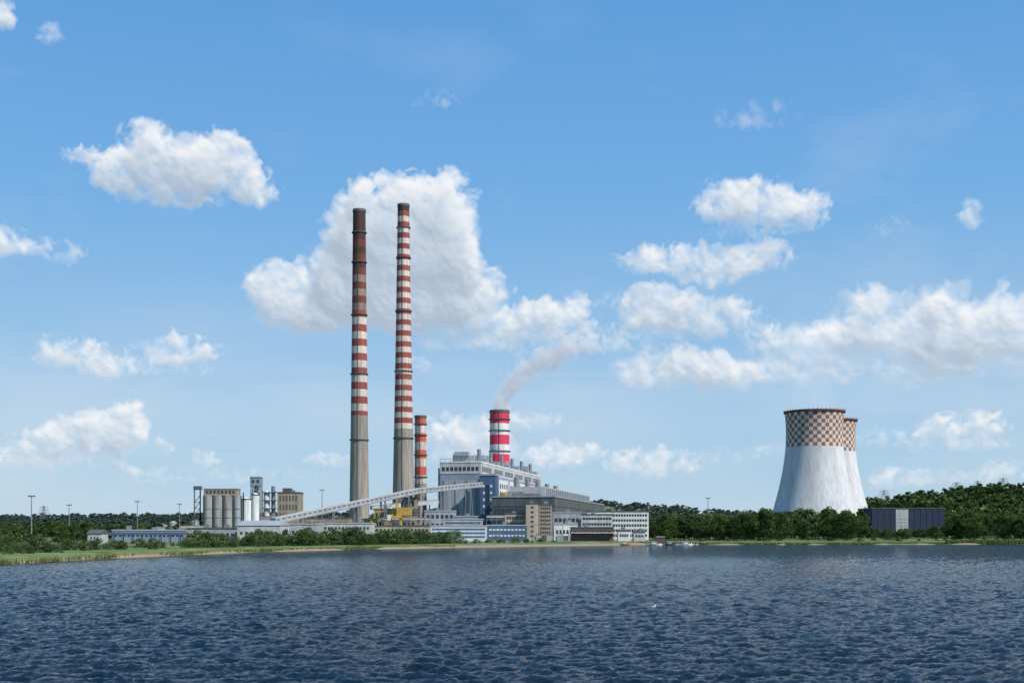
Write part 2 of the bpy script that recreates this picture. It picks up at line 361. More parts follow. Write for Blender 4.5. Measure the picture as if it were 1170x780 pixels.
# ------------------------------------------------------------ cooling towers
def cooling(px,Y,pytop):
    x=wx(px,Y); zg=float(terr(x,Y)); top=wz(pytop,Y)-zg; c=B('cooling_tower',(x,Y,zg))
    rt,rw,rb=27.6,26.2,45.0; zw=top*.82
    def rad(z):
        if z>zw: return rw*math.sqrt(1+((z-zw)/(top-zw))**2*((rt/rw)**2-1))
        return rw*math.sqrt(1+((zw-z)/zw)**2*((rb/rw)**2-1))
    zl=8.0; zc=top*.705
    pr=[(rad(zl+(zc-zl)*k/24),zl+(zc-zl)*k/24) for k in range(25)]
    c.lathe('shell',conc_lt,pr,seg=96,cap=False)
    nr=9; na=44
    for k in range(nr):
        z0=zc+(top-2-zc)*k/nr; z1=zc+(top-2-zc)*(k+1)/nr
        for i in range(na):
            vs=[];m=checkr if (i+k)%2 else checkw
            for q in range(3):
                a=2*math.pi*(i+q/2)/na
                vs+=[(rad(z0)*math.cos(a),rad(z0)*math.sin(a),z0),(rad(z1)*math.cos(a),rad(z1)*math.sin(a),z1)]
            c.add('checker_band',m,vs,[(0,2,3,1),(2,4,5,3)],True)
    c.lathe('rim',rustred,[(rad(top)+.1,top-2),(rad(top)+.9,top-1.6),(rad(top)+.9,top),(rad(top)-.8,top)],seg=88,cap=False)
    c.lathe('inner_shell',concrete,[(rad(top+(zl-top)*k/14)-1.2,top-.1+(zl-top)*k/14) for k in range(15)],seg=64,cap=False)
    for i in range(na):
        a=2*math.pi*i/na; c.beam('railing',dgrey,((rt+.7)*math.cos(a),(rt+.7)*math.sin(a),top),((rt+.7)*math.cos(a),(rt+.7)*math.sin(a),top+1.3),.3)
    for i in range(44):
        a=2*math.pi*i/44; b_=2*math.pi*(i+1)/44; r0=rb+1.5; r1=rad(zl)
        c.beam('columns',concrete,(r0*math.cos(a),r0*math.sin(a),0),(r1*math.cos(b_),r1*math.sin(b_),zl+.3),.9)
        c.beam('columns',concrete,(r0*math.cos(b_),r0*math.sin(b_),0),(r1*math.cos(a),r1*math.sin(a),zl+.3),.9)
    c.done()
cooling(930.5,1156,470); cooling(947,1250,480)
# ------------------------------------------------------------ boiler house
th=-.2065
c=B('boiler_house',(wx(549,1000),1000,G),th); W=34; Ln=270; TP=63
c.box('walls',bgrey,-W,0,0,Ln,0,TP-9); c.box('upper_walls',offw,-W-.3,.3,-.3,Ln+.3,TP-9,TP)
c.box('parapet',white,-W-.6,.6,-.6,Ln+.6,TP,TP+1.2)
for x0 in (-W+3,-W+13,-W+23): c.box('panel',lgrey,x0,x0+7,-.5,-.2,8,TP-14)
c.win('windows',glass,-W+1,-1,TP-7,TP-3,9,1,.7,.8,y=-.3)
c.win('windows',glass,-W+1,-1,14,22,6,1,.5,.5,y=0)
for k in range(6):
    y0=4+k*44.5
    c.box('side_bays',white,.3,5,y0,y0+36,30,TP-12)
    c.win('side_windows',glass,y0,y0+36,TP-8,TP-2,6,1,.75,.7,side='x+',xs=.3)
    c.win('side_windows',dgrey,y0,y0+36,36,TP-14,4,2,.5,.6,side='x+',xs=5)
    c.box('yellow_duct',yellow,5.2,8.5,y0+6,y0+26,34,40)
    c.box('roof_plant',lgrey,-26,-8,y0+6,y0+24,TP+1.2,TP+6.5+(k%2)*3)
    c.lathe('roof_vents',steel,[(1.6,TP+1.2),(1.6,TP+12)],-5,y0+12,12); c.lathe('roof_vents',steel,[(1.2,TP+1.2),(1.2,TP+9)],-28,y0+20,12)
    c.box('roof_plant',bgrey,-12,-2,y0+28,y0+36,TP+1.2,TP+5)
for i in range(9):
    c.beam('roof_railing',steel,(-W+i*4.2,.2,TP+1.2),(-W+i*4.2,.2,TP+3.4),.3)
c.beam('roof_railing',steel,(-W,.2,TP+3.4),(0,.2,TP+3.4),.3)
c.box('roof_plant',lgrey,-24,-12,7,14,TP+6.5,TP+9.5)
c.beam('external_duct',steel,(-W-1.6,3,6),(-W-1.6,3,TP-4),1.6); c.beam('external_duct',steel,(-20,-1.6,4),(-20,-1.6,30),1.4)
c.done()
Y=985; c=B('conveyor_transfer_tower',(wx(557,Y),Y,G),th)
c.box('walls',blue,-6.5,6.5,0,12,0,wz(543,Y)-G); c.box('roof',lgrey,-7,7,-.5,12.5,wz(543,Y)-G,wz(541,Y)-G)
c.box('stair_glazing',glass,-1.5,1.5,-.15,.1,6,44); c.win('windows',white,-6,6,8,46,2,7,.25,.4,y=0); c.done()
c=B('filter_house',(wx(575,1000),1000,G),th)
for k in range(5):
    y0=14+k*48
    c.box('hoppers',lgrey,0,22,y0,y0+34,26,40); c.box('hopper_tops',yellow if k%2 else offw,2,20,y0+2,y0+32,40,44)
    c.box('legs',dgrey,1,3,y0+1,y0+3,0,26); c.box('legs',dgrey,19,21,y0+1,y0+3,0,26)
    c.lathe('duct',steel,[(2.2,40),(2.2,52)],6,y0+10,14)
c.done()
c=B('turbine_hall',(wx(562,965),965,G),th); W=50; Ln=290; TP=wz(568,965)-G
c.box('walls',dgrey,0,W,0,Ln,0,TP-7); c.box('fascia',dgrey,-.3,W+.3,-.3,Ln+.3,TP-7,TP)
c.box('roof_edge',lgrey,-.8,W+.8,-.8,Ln+.8,TP,TP+.9); c.box('roof_deck',roofd,-.2,W+.2,-.2,Ln+.2,TP+.9,TP+1.0)
c.win('end_glazing',glass,1,W-1,6,TP-8,14,3,.8,.8)
c.win('side_glazing',glass,2,Ln-2,8,TP-9,36,2,.8,.8,side='x+',xs=W)
for k in range(10): c.gable('rooflights',dgrey,14,36,8+k*27,22+k*27,TP+1.0,TP+3.4,axis='x')
c.done()
c=B('de_aerator_bay',(wx(598,990),990,G),th)
c.box('walls',offw,0,18,0,250,30,wz(556,990)-G); c.win('windows',glass,1,249,34,44,26,1,.7,.6,side='x+',xs=18); c.box('yellow_band',yellow,18.2,18.6,4,246,32,34); c.done()
# ------------------------------------------------------------ generic buildings
def bld(name,px0,px1,pyt,Y,dep,wall,roofm,nx=0,nz=0,wmat=None,rot=0.0,fx=.6,fz=.5,gable=False,par=.8,z0=2.0,doors=0):
    x0=wx(px0,Y); w=(wx(px1,Y)-x0); g=float(terr(x0,Y)); t=wz(pyt,Y)-g
    c=B(name,(x0,Y,g),rot)
    c.box('walls',wall,0,w,0,dep,0,t); wmat=wmat or glass
    if gable: c.gable('roof',roofm,-.4,w+.4,-.5,dep+.5,t,t+min(3,dep*.2),'x')
    else:
        c.box('roof',roofm,-.3,w+.3,-.3,dep+.3,t,t+par)
        for q in range(max(1,int(w/14))):
            a=w*(q+.3+.3*random.random())/max(1,int(w/14)); hh=1+1.6*random.random()
            c.box('roof_units',steel,a,a+2.5,dep*.3,dep*.3+3,t+par,t+par+hh)
    if nx:
        c.win('windows',wmat,1,w-1,z0,t-.6,nx,nz,fx,fz,y=0)
        c.win('side_windows',wmat,1,dep-1,z0,t-.6,max(1,int(dep/5)),nz,fx,fz,side='x-',xs=0)
    for q in range(doors):
        a=w*(q+.5)/doors; c.box('doors',dgrey,a-1.8,a+1.8,-.14,.05,0,3.8)
    c.box('plinth',concrete,-.15,w+.15,-.2,0,0,.5)
    return c
bld('office_block',671,741,584.5,900,16,white,roofd,22,5,rot=-.03,fx=.72,fz=.45).done()
bld('office_block',664,700,588,880,14,offw,roofd,10,4,rot=-.05,fx=.8,fz=.4).done()
c=bld('pump_house',653,701,603,775,14,brown,roofd,9,2,fx=.6,fz=.5); c.box('canopy',offw,-.6,wx(701,775)-wx(653,775)+.6,-3,-.4,5.5,6.1); c.done()
bld('beige_stair_block',601,615,575.5,835,14,beige,roofd,1,7,fx=.3,fz=.4).done()
bld('beige_office_block',615.3,631,577,838,16,tan,roofd,5,8,fx=.7,fz=.45).done()
bld('workshop_building',577,600.6,587,850,14,beige,roofd,7,4,fx=.7,fz=.45).done()
bld('machine_hall',631.5,664,586,905,22,lgrey,roofl,6,2,fx=.7,fz=.3,doors=2).done()
bld('white_shed',633,660,599,840,14,white,roofl,6,1,fx=.6,fz=.3,doors=1).done()
c=bld('glazed_office',492,556,601,790,16,white,roofl,26,3,bglass,fx=.85,fz=.5); c.done()
bld('glazed_office',507,551,593.5,830,14,offw,roofl,18,4,bglass,fx=.85,fz=.5).done()
bld('blue_workshop',556.5,602,600.5,800,16,blue,roofl,10,2,white,fx=.7,fz=.25,doors=2).done()
bld('service_building',485,520,584,900,20,lgrey,roofl,6,3,fx=.6,fz=.4).done()
bld('service_building',519,545,590,880,20,bgrey,roofl,4,2,fx=.6,fz=.4).done()
bld('white_warehouse',271,320,600,700,30,offw,roofl,8,1,fx=.5,fz=.2,gable=True,doors=2).done()
bld('white_warehouse',322,362,599,760,24,lgrey,roofl,8,1,fx=.6,fz=.25,doors=2).done()
bld('white_warehouse',364,424,598,800,22,offw,roofl,14,2,fx=.6,fz=.35,doors=2).done()
bld('low_industrial_hall',427,492,601,830,24,beige,roofd,14,2,fx=.6,fz=.4).done()
bld('low_industrial_hall',214,270,604,720,26,lgrey,roofd,10,1,fx=.6,fz=.3,doors=3).done()
bld('low_industrial_hall',128,212,606,760,20,bgrey,roofl,16,1,fx=.6,fz=.35).done()
bld('low_industrial_hall',345,398,592,950,24,tan,roofd,10,2,fx=.6,fz=.4).done()
bld('gatehouse',706,720,606.5,790,8,white,roofd,4,1,fx=.7,fz=.4).done()
bld('gatehouse',724,737,608,800,8,offw,roofd,3,1,fx=.7,fz=.4).done()
bld('small_white_house',100,116,609,560,9,offw,roofd,3,1,fx=.4,fz=.4,gable=True).done()
Yh=1010; x0=wx(996,Yh); c=B('dark_blue_hall',(x0,Yh,float(terr(x0,Yh))),-.05); w=wx(1078,Yh)-x0; t=wz(581,Yh)-float(terr(x0,Yh))
c.box('walls',dblue,0,w,0,40,0,t); c.box('roof',dgrey,-.3,w+.3,-.3,40.3,t,t+.8)
a0=wx(1023,Yh)-x0; a1=wx(1037,Yh)-x0; c.box('white_panel',offw,a0,a1,-.4,-.05,0,t-.5)
for k in range(6): c.box('panel_grooves',lgrey,a0+.4,a1-.4,-.5,-.38,1+k*2.8,1.6+k*2.8)
for k in range(12): c.box('cladding_ribs',dblue,k*w/12+.2,k*w/12+.6,-.2,-.02,0,t)
c.done()
# ------------------------------------------------------------ pipe bridges, tanks, transformer yard (plant clutter)
def pipe_bridge(px0,px1,Y,h):
    x0=wx(px0,Y); x1=wx(px1,Y); w=x1-x0; c=B('pipe_bridge',(x0,Y,G)); n=max(3,int(w/7))
    for k in range(n+1):
        x=w*k/n
        for sy in (0,3): c.beam('posts',steel,(x,sy,0),(x,sy,h),.35)
        if k<n:
            c.beam('bracing',steel,(x,0,h-1.6),(x+w/n,0,h),.2); c.beam('bracing',steel,(x+w/n,0,h-1.6),(x,0,h),.2)
    c.beam('chord',steel,(0,0,h-1.6),(w,0,h-1.6),.3)
    for yy,zz,r_,m_ in ((0,.5,.9,offw),(1.4,.4,.7,steel),(2.8,.6,1.1,lgrey),(1,1.4,.5,tan)): c.beam('pipes',m_,(0,yy,h+zz),(w,yy,h+zz),r_)
    c.done()
pipe_bridge(322,430,865,11); pipe_bridge(430,490,880,15); pipe_bridge(556,600,905,17); pipe_bridge(205,240,830,9)
for i,(px,Y,r_,h) in enumerate([(388,870,4.5,11),(404,872,4.5,11),(418,878,3.2,15),(350,880,5,9),(508,950,3.5,20),(181,900,5,9),(648,880,3,14)]):
    c=B('storage_tank',(wx(px,Y),Y,G)); c.lathe('shell',[silo,offw,lgrey][i%3],[(r_,0),(r_,h),(r_*.6,h+1),(.3,h+1.3)],0,0,24)
    c.lathe('rim_rail',steel,[(r_+.1,h),(r_+.15,h+1)],0,0,20,cap=False); c.beam('ladder',dgrey,(0,-r_-.25,0),(0,-r_-.25,h),.5,.2); c.done()
c=B('transformer_yard',(wx(612,800),800,G))
for k in range(5):
    x=k*7; c.box('transformers',lgrey,x,x+4,0,3,.4,4); c.box('radiators',dgrey,x-.7,x-.05,.3,2.7,.8,3.6)
    for q in (0.8,2,3.2): c.lathe('bushings',brown,[(.18,4),(.28,4.6),(.12,5.8)],x+q,1.5,8)
for k in range(4):
    x=-2+k*10; c.beam('gantry',steel,(x,5,0),(x,5,11),.35)
c.beam('gantry',steel,(-2,5,11),(28,5,11),.4); c.done()
# ------------------------------------------------------------ silos
Y=850; c=B('silo_block',(wx(255,Y),Y,G)); zt=wz(566,Y)-G
for i in range(4):
    cx=-10.5+i*7; c.lathe('silo_shells',silo if i!=3 else lgrey,[(3.4,6),(3.4,zt)],cx,0,20); c.lathe('hoppers',dgrey,[(1,1),(3.3,6)],cx,0,16,cap=False)
    c.lathe('silo_shells',tan,[(3.4,6),(3.4,zt-3)],cx,8,20)
    for z in (10,16,22): c.lathe('hoops',steel,[(3.45,z),(3.6,z+.1),(3.6,z+.5),(3.45,z+.6)],cx,0,20,cap=False)
c.box('base_frame',dgrey,-14.4,14.4,-3,11,0,1); c.box('headhouse',tan,-13,10,-2,9,zt,zt+4.5); c.box('headhouse_roof',roofl,-13.4,10.4,-2.4,9.4,zt+4.5,zt+5)
c.win('windows',glass,-12,9,zt+1,zt+4,8,1,.6,.6,y=-2)
for k in range(7):
    c.beam('frame',dgrey,(-15,-3.6,0),(-15,-3.6,zt+6),.7); c.beam('frame',dgrey,(14.8,-3.6,0),(14.8,-3.6,zt+2),.6)
    z=k*zt/7; c.beam('frame',dgrey,(-19,-3.6,z),(-15,-3.6,z+zt/7),.45); c.beam('frame',dgrey,(-19,-3.6,z),(-15,-3.6,z),.45)
c.beam('frame',dgrey,(-19,-3.6,0),(-19,-3.6,zt+6),.7); c.box('stair_head',dgrey,-19.5,-14.5,-4.5,0,zt+4,zt+6.5)
c.done()
c=B('white_storage_silo',(wx(285,Y),Y,G))
for i,(cx,r,pt) in enumerate([(-2,3.6,571),(4.2,2.6,566)]):
    z=wz(pt,Y)-G; c.lathe('shell',white,[(r,0),(r,z),(r*.5,z+1.6),(.4,z+2)],cx,0,24); c.lathe('rail',steel,[(r+.1,z),(r+.3,z+1)],cx,0,20,cap=False)
c.done()
c=B('elevator_tower',(wx(293,860),860,G)); zt=wz(545,860)-G
c.box('headhouse',bgrey,-3.8,3.8,-3.5,3.5,zt-6,zt); c.box('roof',white,-4.2,4.2,-4,4,zt,zt+.7)
for sx in(-3.2,3.2):
    for sy in (-3,3): c.beam('legs',steel,(sx,sy,0),(sx,sy,zt-6),.7)
for k in range(7):
    z=k*(zt-6)/7; z2=z+(zt-6)/7; c.beam('braces',steel,(-3.2,-3,z),(3.2,-3,z2),.45); c.beam('braces',steel,(3.2,-3,z),(-3.2,-3,z2),.45); c.beam('braces',steel,(-3.2,-3,z2),(3.2,-3,z2),.6)
c.box('bucket_shaft',lgrey,-1.5,1.5,-1,2,0,zt-6); c.win('windows',glass,-3.4,3.4,zt-5,zt-1,2,1,.5,.5,y=-3.5); c.done()
c=B('process_tower',(wx(308,870),870,G)); zt=wz(560,870)-G
c.lathe('vessel',white,[(2.2,3),(2.2,zt-2),(.6,zt)],-2,0,18); c.lathe('vessel',steel,[(1.4,3),(1.4,zt+3)],2.4,1,14)
for sx in(-4.5,4.5): c.beam('frame',dgrey,(sx,-3,0),(sx,-3,zt),.6)
for k in range(6): c.box('platforms',dgrey,-5,5,-3.3,3,(k+1)*zt/6.3,(k+1)*zt/6.3+.5)
c.done()
c=bld('ash_handling_building',317,342,563,870,16,tan,roofd,6,5,dgrey,fx=.5,fz=.6); c.box('penthouse',dgrey,3,9,3,9,wz(563,870)-G+.8,wz(563,870)-G+3.6); c.done()
c=B('storage_tanks',(wx(205,1000),1000,G))
for i,(cx,r,h) in enumerate([(-14,4,12),(-5,3,14),(4,5,9),(13,3.2,15)]): c.lathe('tank_shells',[silo,lgrey][i%2],[(r,0),(r,h),(.5,h+1.5)],cx,0,22)
c.done()
Y=690; c=B('blue_pipe_rack',(wx(150,Y),Y,G)); w=wx(215,Y)-wx(150,Y)
for k in range(13):
    x=-w+2*w*k/12
    for sy in(0,3): c.beam('posts',blue,(x,sy,0),(x,sy,4.6),.45)
    c.beam('cross',blue,(x,-.5,4.6),(x,3.5,4.6),.45)
for yy,zz in((0,5),(1.5,5),(3,5),(1,5.7)):
    c.beam('pipes',blue if yy!=1.5 else steel,(-w,yy,zz),(w,yy,zz),.7)
c.done()
c=B('conveyor_gallery',(0,0,0))
pts=[(wx(312,770),770,wz(595,770)),(wx(478,900),900,wz(560.5,900)),(wx(549,975),975,wz(553.5,975))]
for a,b_ in zip(pts[:-1],pts[1:]):
    a=Vector(a);b_=Vector(b_)
    c.beam('gallery',lgrey,a,b_,4.5,3.0); u=Vector((0,0,1.75)); c.beam('gallery_roof',offw,a+u,b_+u,5.0,.5); c.beam('gallery_floor',steel,a-u,b_-u,4.8,.5)
    n=int((b_-a).length/5); off=(b_-a).cross(Vector((0,0,1))).normalized()*2.3
    for k in range(n):
        p=a+(b_-a)*((k+.2)/n); q=a+(b_-a)*((k+.75)/n); c.beam('gallery_windows',dgrey,p+off+Vector((0,0,.5)),q+off+Vector((0,0,.5)),.15,.7)
    for k in range(1,int((b_-a).length/30)+1):
        p=a+(b_-a)*(k/(int((b_-a).length/30)+.5)); d=(b_-a).normalized()*5
        for s_ in(-1,1):
            for o_ in(-1,1): c.beam('trestles',steel,(p.x+off.x*.8*o_+d.x*.1*s_,p.y+off.y*.8*o_,p.z-2),(p.x+off.x*1.2*o_+d.x*s_*.7,p.y+off.y*1.2*o_,G),.6)
        for q in range(1,4):
            z=G+(p.z-G-2)*q/4; c.beam('trestles',steel,(p.x+off.x-d.x*.5,p.y+off.y,z),(p.x+off.x+d.x*.5,p.y+off.y,z),.4)
c.done()
c=bld('loading_house',298,318,592,775,14,offw,roofl,3,2); c.done()
c=B('conveyor_bridge',(0,0,0)); a=Vector((wx(424,930),930,wz(580,930))); b_=Vector((wx(500,960),960,wz(573,960)))
c.beam('gallery',offw,a,b_,4,3); c.beam('roof',roofl,a+Vector((0,0,1.7)),b_+Vector((0,0,1.7)),4.4,.4)
for k in range(4):
    p=a+(b_-a)*(k+.5)/4; c.beam('trestle',dgrey,p-Vector((0,0,1.5)),(p.x-2,p.y,G),.6); c.beam('trestle',dgrey,p-Vector((0,0,1.5)),(p.x+2,p.y,G),.6)
c.done()
Y=870; c=B('bucket_wheel_reclaimer',(wx(452,Y),Y,G))
zt=wz(571,Y)-G
for sx in(-7,7):
    for sy in(-4,4): c.beam('portal_legs',yellow,(sx,sy,0),(sx*.5,sy*.6,zt*.55),1.3)
c.box('turntable',yellow,-5,5,-4,4,zt*.55,zt*.62); c.box('machine_house',yellow,1,12,-3,3,zt*.62,zt*.82); c.box('cab',white,-6,-3,-5,-2,zt*.5,zt*.64)
c.beam('boom',yellow,(-17,0,zt*.45),(2,0,zt*.68),2.0,1.3); c.beam('counter_boom',yellow,(2,0,zt*.68),(15,0,zt*.74),2.2,1.4)
c.beam('mast',yellow,(0,0,zt*.6),(1,0,zt*1.02),1.3); c.beam('stays',dgrey,(1,0,zt),(-16,0,zt*.5),.4); c.beam('stays',dgrey,(1,0,zt),(14,0,zt*.76),.4)
c.box('counterweight',dgrey,13,16,-2.5,2.5,zt*.6,zt*.8)
for k in range(12):
    a0=k*math.pi/6; c.beam('bucket_wheel',yellow,(-18,0,zt*.43),(-18+3.6*math.cos(a0),0,zt*.43+3.6*math.sin(a0)),.5,1.2)
    a1=(k+1)*math.pi/6; c.beam('bucket_wheel',yellow,(-18+3.6*math.cos(a0),0,zt*.43+3.6*math.sin(a0)),(-18+3.6*math.cos(a1),0,zt*.43+3.6*math.sin(a1)),.8,1.4)
c.done()
c=bld('coal_bunker_house',458,476,569,900,14,tan,roofd,3,4); c.done()
c=bld('coal_crusher_house',427,446,582,890,14,yellow,roofd,4,3); c.done()
# ------------------------------------------------------------ masts, pylons
def mast(px,Y,pyt,name='floodlight_mast'):
    x=wx(px,Y); g=float(terr(x,Y)); t=wz(pyt,Y)-g; c=B(name,(x,Y,g))
    c.lathe('pole',steel,[(.42,0),(.22,t)],0,0,10)
    c.beam('crossarm',steel,(-1.8,0,t),(1.8,0,t),.3)
    for k in range(5): c.box('lamp_heads',dgrey,-1.9+k*.85,-1.4+k*.85,-.4,.1,t+.15,t+.6)
    c.done()
for a in [(36,640,567),(79,860,577),(157,900,573),(205,960,576),(368,900,560),(809,960,569)]: mast(*a)
def pylon(px,Y,pyt):
    x=wx(px,Y); g=float(terr(x,Y)); t=wz(pyt,Y)-g; c=B('transmission_pylon',(x,Y,g)); n=8
    def hw(z): return 3.6*(1-z/t)+.5
    for k in range(n):
        z0=t*k/n; z1=t*(k+1)/n
        for sx,sy in((-1,-1),(1,-1),(1,1),(-1,1)): c.beam('legs',steel,(sx*hw(z0),sy*hw(z0),z0),(sx*hw(z1),sy*hw(z1),z1),.35)
        c.beam('bracing',steel,(-hw(z0),-hw(z0),z0),(hw(z1),-hw(z1),z1),.25); c.beam('bracing',steel,(hw(z0),-hw(z0),z0),(-hw(z1),-hw(z1),z1),.25)
    for f,w_ in((.72,8),(.84,6.5),(.95,5)): c.beam('crossarms',steel,(-w_,0,t*f),(w_,0,t*f),.45); c.beam('crossarms',steel,(-w_,0,t*f),(0,0,t*f+2),.3); c.beam('crossarms',steel,(w_,0,t*f),(0,0,t*f+2),.3)
    c.done()
for a in [(1093,1500,551),(1117,1600,549),(1146,1500,546),(1010,1500,560),(50,1500,578)]: pylon(*a)
# ------------------------------------------------------------ jetty and boats
c=B('wooden_jetty',(wx(738,775),775,0)); w=wx(800,775)-wx(738,775)
c.box('deck',wood,0,w,0,4,1.3,1.7)
for k in range(12): c.lathe('piles',wood,[(.25,-1.5),(.25,2.3)],k*w/11,-.1,8); 
c.beam('handrail',steel,(0,3.6,2.8),(w,3.6,2.8),.12)
c.box('hut',brown,w*.2,w*.35,1,4,1.7,4.6); c.gable('hut_roof',roofd,w*.19,w*.36,.7,4.3,4.6,5.8); c.done()
def boat(px,Y,L,col,rot):
    c=B('moored_boat',(wx(px,Y),Y,0),rot); n=10; vs=[];fs=[]
    for k in range(n+1):
        t=k/n; x=-L/2+L*t; wd=L*.16*(1-max(0,(t-.45)/.55)**2.2)+.02; sh_=.9+.35*t*t
        vs+=[(x,-wd,sh_),(x,-wd*.6,0),(x,0,-.3),(x,wd*.6,0),(x,wd,sh_)]
    for k in range(n):
        for q in range(4): fs.append((k*5+q,(k+1)*5+q,(k+1)*5+q+1,k*5+q+1))
        fs.append((k*5,k*5+4,(k+1)*5+4,(k+1)*5))
    fs.append((0,1,2,3,4)); c.add('hull',col,vs,fs)
    c.box('cabin',white,-L*.2,L*.12,-L*.1,L*.1,.95,2.2); c.box('cabin_windows',glass,-L*.18,L*.13,-L*.104,L*.104,1.5,1.95); c.beam('mast',steel,(0,0,2.2),(0,0,L*.8),.12); c.done()
boat(748,762,9,whiteboat,.1); boat(766,768,7,blue,-.15); boat(784,764,8,whiteboat,.2); boat(715,765,7,orange,.05)
# ------------------------------------------------------------ gull on the water
Yg=129; gullw=M('gull_white',(.8,.8,.8),.7,.05,3); gullg=M('gull_grey',(.35,.37,.4),.7,.1,3)
c=B('gull',(wx(747,Yg),Yg,.16),.3)
ring=[(-.30,.10,.01,.01),(-.24,.09,.04,.02),(-.12,.06,.09,.07),(.0,.05,.11,.09),(.10,.07,.09,.085),(.16,.13,.05,.06),(.19,.20,.042,.045),(.23,.23,.04,.04),(.27,.225,.025,.025),(.29,.22,.01,.01),(.34,.21,.003,.003)]
vs=[];fs=[];n=12
for (x,z,ry,rz) in ring:
    for i in range(n): a=2*math.pi*i/n; vs.append((x,ry*math.cos(a),z+rz*math.sin(a)))
for k in range(len(ring)-1):
    for i in range(n): j=(i+1)%n; fs.append((k*n+i,(k+1)*n+i,(k+1)*n+j,k*n+j))
c.add('body',gullw,vs,fs[:-12],True); c.add('beak',yellow,vs,fs[-12:],True)
for s_ in(-1,1): c.add('wing',gullg,[(.10,s_*.09,.10),(-.05,s_*.118,.13),(-.34,s_*.03,.13),(-.10,s_*.115,.06)],[(0,1,2,3)])
c.done()
# ------------------------------------------------------------ smoke & steam
def plume(name,path,dens,col,nscale,thr,em=0,curve=None):
    vs=[];fs=[];n=16
    for (x,y,z,r) in path:
        for i in range(n): a=2*math.pi*i/n; vs.append((x+r*math.cos(a)*.9,y+r*math.sin(a),z+r*math.cos(a)*-.45))
    for k in range(len(path)-1):
        for i in range(n): j=(i+1)%n; fs.append((k*n+i,k*n+j,(k+1)*n+j,(k+1)*n+i))
    fs.append(tuple(range(n))[::-1]); fs.append(tuple((len(path)-1)*n+i for i in range(n)))
    me=bpy.data.meshes.new(name); me.from_pydata(vs,[],fs); o=bpy.data.objects.new(name,me); sc.collection.objects.link(o)
    m=bpy.data.materials.new(name); m.use_nodes=True; nt=m.node_tree; nt.nodes.remove(nt.nodes['Principled BSDF'])
    pv=N(nt,'ShaderNodeVolumePrincipled'); pv.inputs['Color'].default_value=(*col,1)
    g=N(nt,'ShaderNodeNewGeometry'); nn=N(nt,'ShaderNodeTexNoise'); nn.inputs['Scale'].default_value=nscale; nn.inputs['Detail'].default_value=5; nn.inputs['Roughness'].default_value=.62; nn.inputs['Distortion'].default_value=.8
    nt.links.new(g.outputs['Position'],nn.inputs['Vector']); val=nn.outputs[0]
    def mt(op,a,b=None,c=None):
        q=N(nt,'ShaderNodeMath',operation=op)
        for i_,v_ in enumerate((a,b,c)):
            if v_ is None: continue
            if isinstance(v_,(int,float)): q.inputs[i_].default_value=v_
            else: nt.links.new(v_,q.inputs[i_])
        return q.outputs[0]
    if curve:
        X0,Y0,Z0,R0,R1,fall,ztop=curve
        s3=N(nt,'ShaderNodeSeparateXYZ'); nt.links.new(g.outputs['Position'],s3.inputs[0])
        z=mt('SUBTRACT',s3.outputs[2],Z0); xc=mt('MULTIPLY',mt('MULTIPLY_ADD',z,.0185,.05),z)
        dx=mt('SUBTRACT',mt('SUBTRACT',s3.outputs[0],X0),xc); dy=mt('SUBTRACT',s3.outputs[1],Y0)
        sl=mt('MULTIPLY_ADD',z,.037,.05); den=mt('MULTIPLY_ADD',sl,sl,1.0)
        p2=mt('ADD',mt('DIVIDE',mt('MULTIPLY',dx,dx),den),mt('MULTIPLY',dy,dy)); Rr=mt('MULTIPLY_ADD',z,R1,R0)
        q=mt('DIVIDE',p2,mt('MULTIPLY',Rr,Rr))
        zz=mt('DIVIDE',mt('MAXIMUM',z,0.0),ztop)
        val=mt('SUBTRACT',mt('SUBTRACT',val,mt('MULTIPLY',q,fall)),mt('MULTIPLY_ADD',zz,.13,-.10))
    mr=N(nt,'ShaderNodeMapRange'); mr.inputs['From Min'].default_value=thr; mr.inputs['From Max'].default_value=thr+.25; mr.inputs['To Max'].default_value=dens
    nt.links.new(val,mr.inputs['Value']); nt.links.new(mr.outputs[0],pv.inputs['Density']); nt.links.new(pv.outputs[0],nt.nodes['Material Output'].inputs['Volume'])
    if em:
        ml=N(nt,'ShaderNodeMath',operation='MULTIPLY'); ml.inputs[1].default_value=em; nt.links.new(mr.outputs[0],ml.inputs[0]); nt.links.new(ml.outputs[0],pv.inputs['Emission Strength']); pv.inputs['Emission Color'].default_value=(.9,.93,1,1)  # volume emits a little, standing in for multiply scattered light
    me.materials.append(m)
x0=wx(571,YD); z0=wz(469,YD)
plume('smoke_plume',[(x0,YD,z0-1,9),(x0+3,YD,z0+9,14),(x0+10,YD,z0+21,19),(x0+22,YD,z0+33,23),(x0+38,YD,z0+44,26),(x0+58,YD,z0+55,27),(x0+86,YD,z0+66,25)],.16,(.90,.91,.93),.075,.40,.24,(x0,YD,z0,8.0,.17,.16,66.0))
x0=285; z0=wz(470,1156)
plume('steam_plume',[(x0,1156,z0-3,22),(x0,1156,z0+15,24),(x0-4,1156,z0+35,26),(x0+2,1156,z0+60,24),(x0+8,1156,z0+85,16)],.004,(.98,.98,.98),.03,.42,.5)
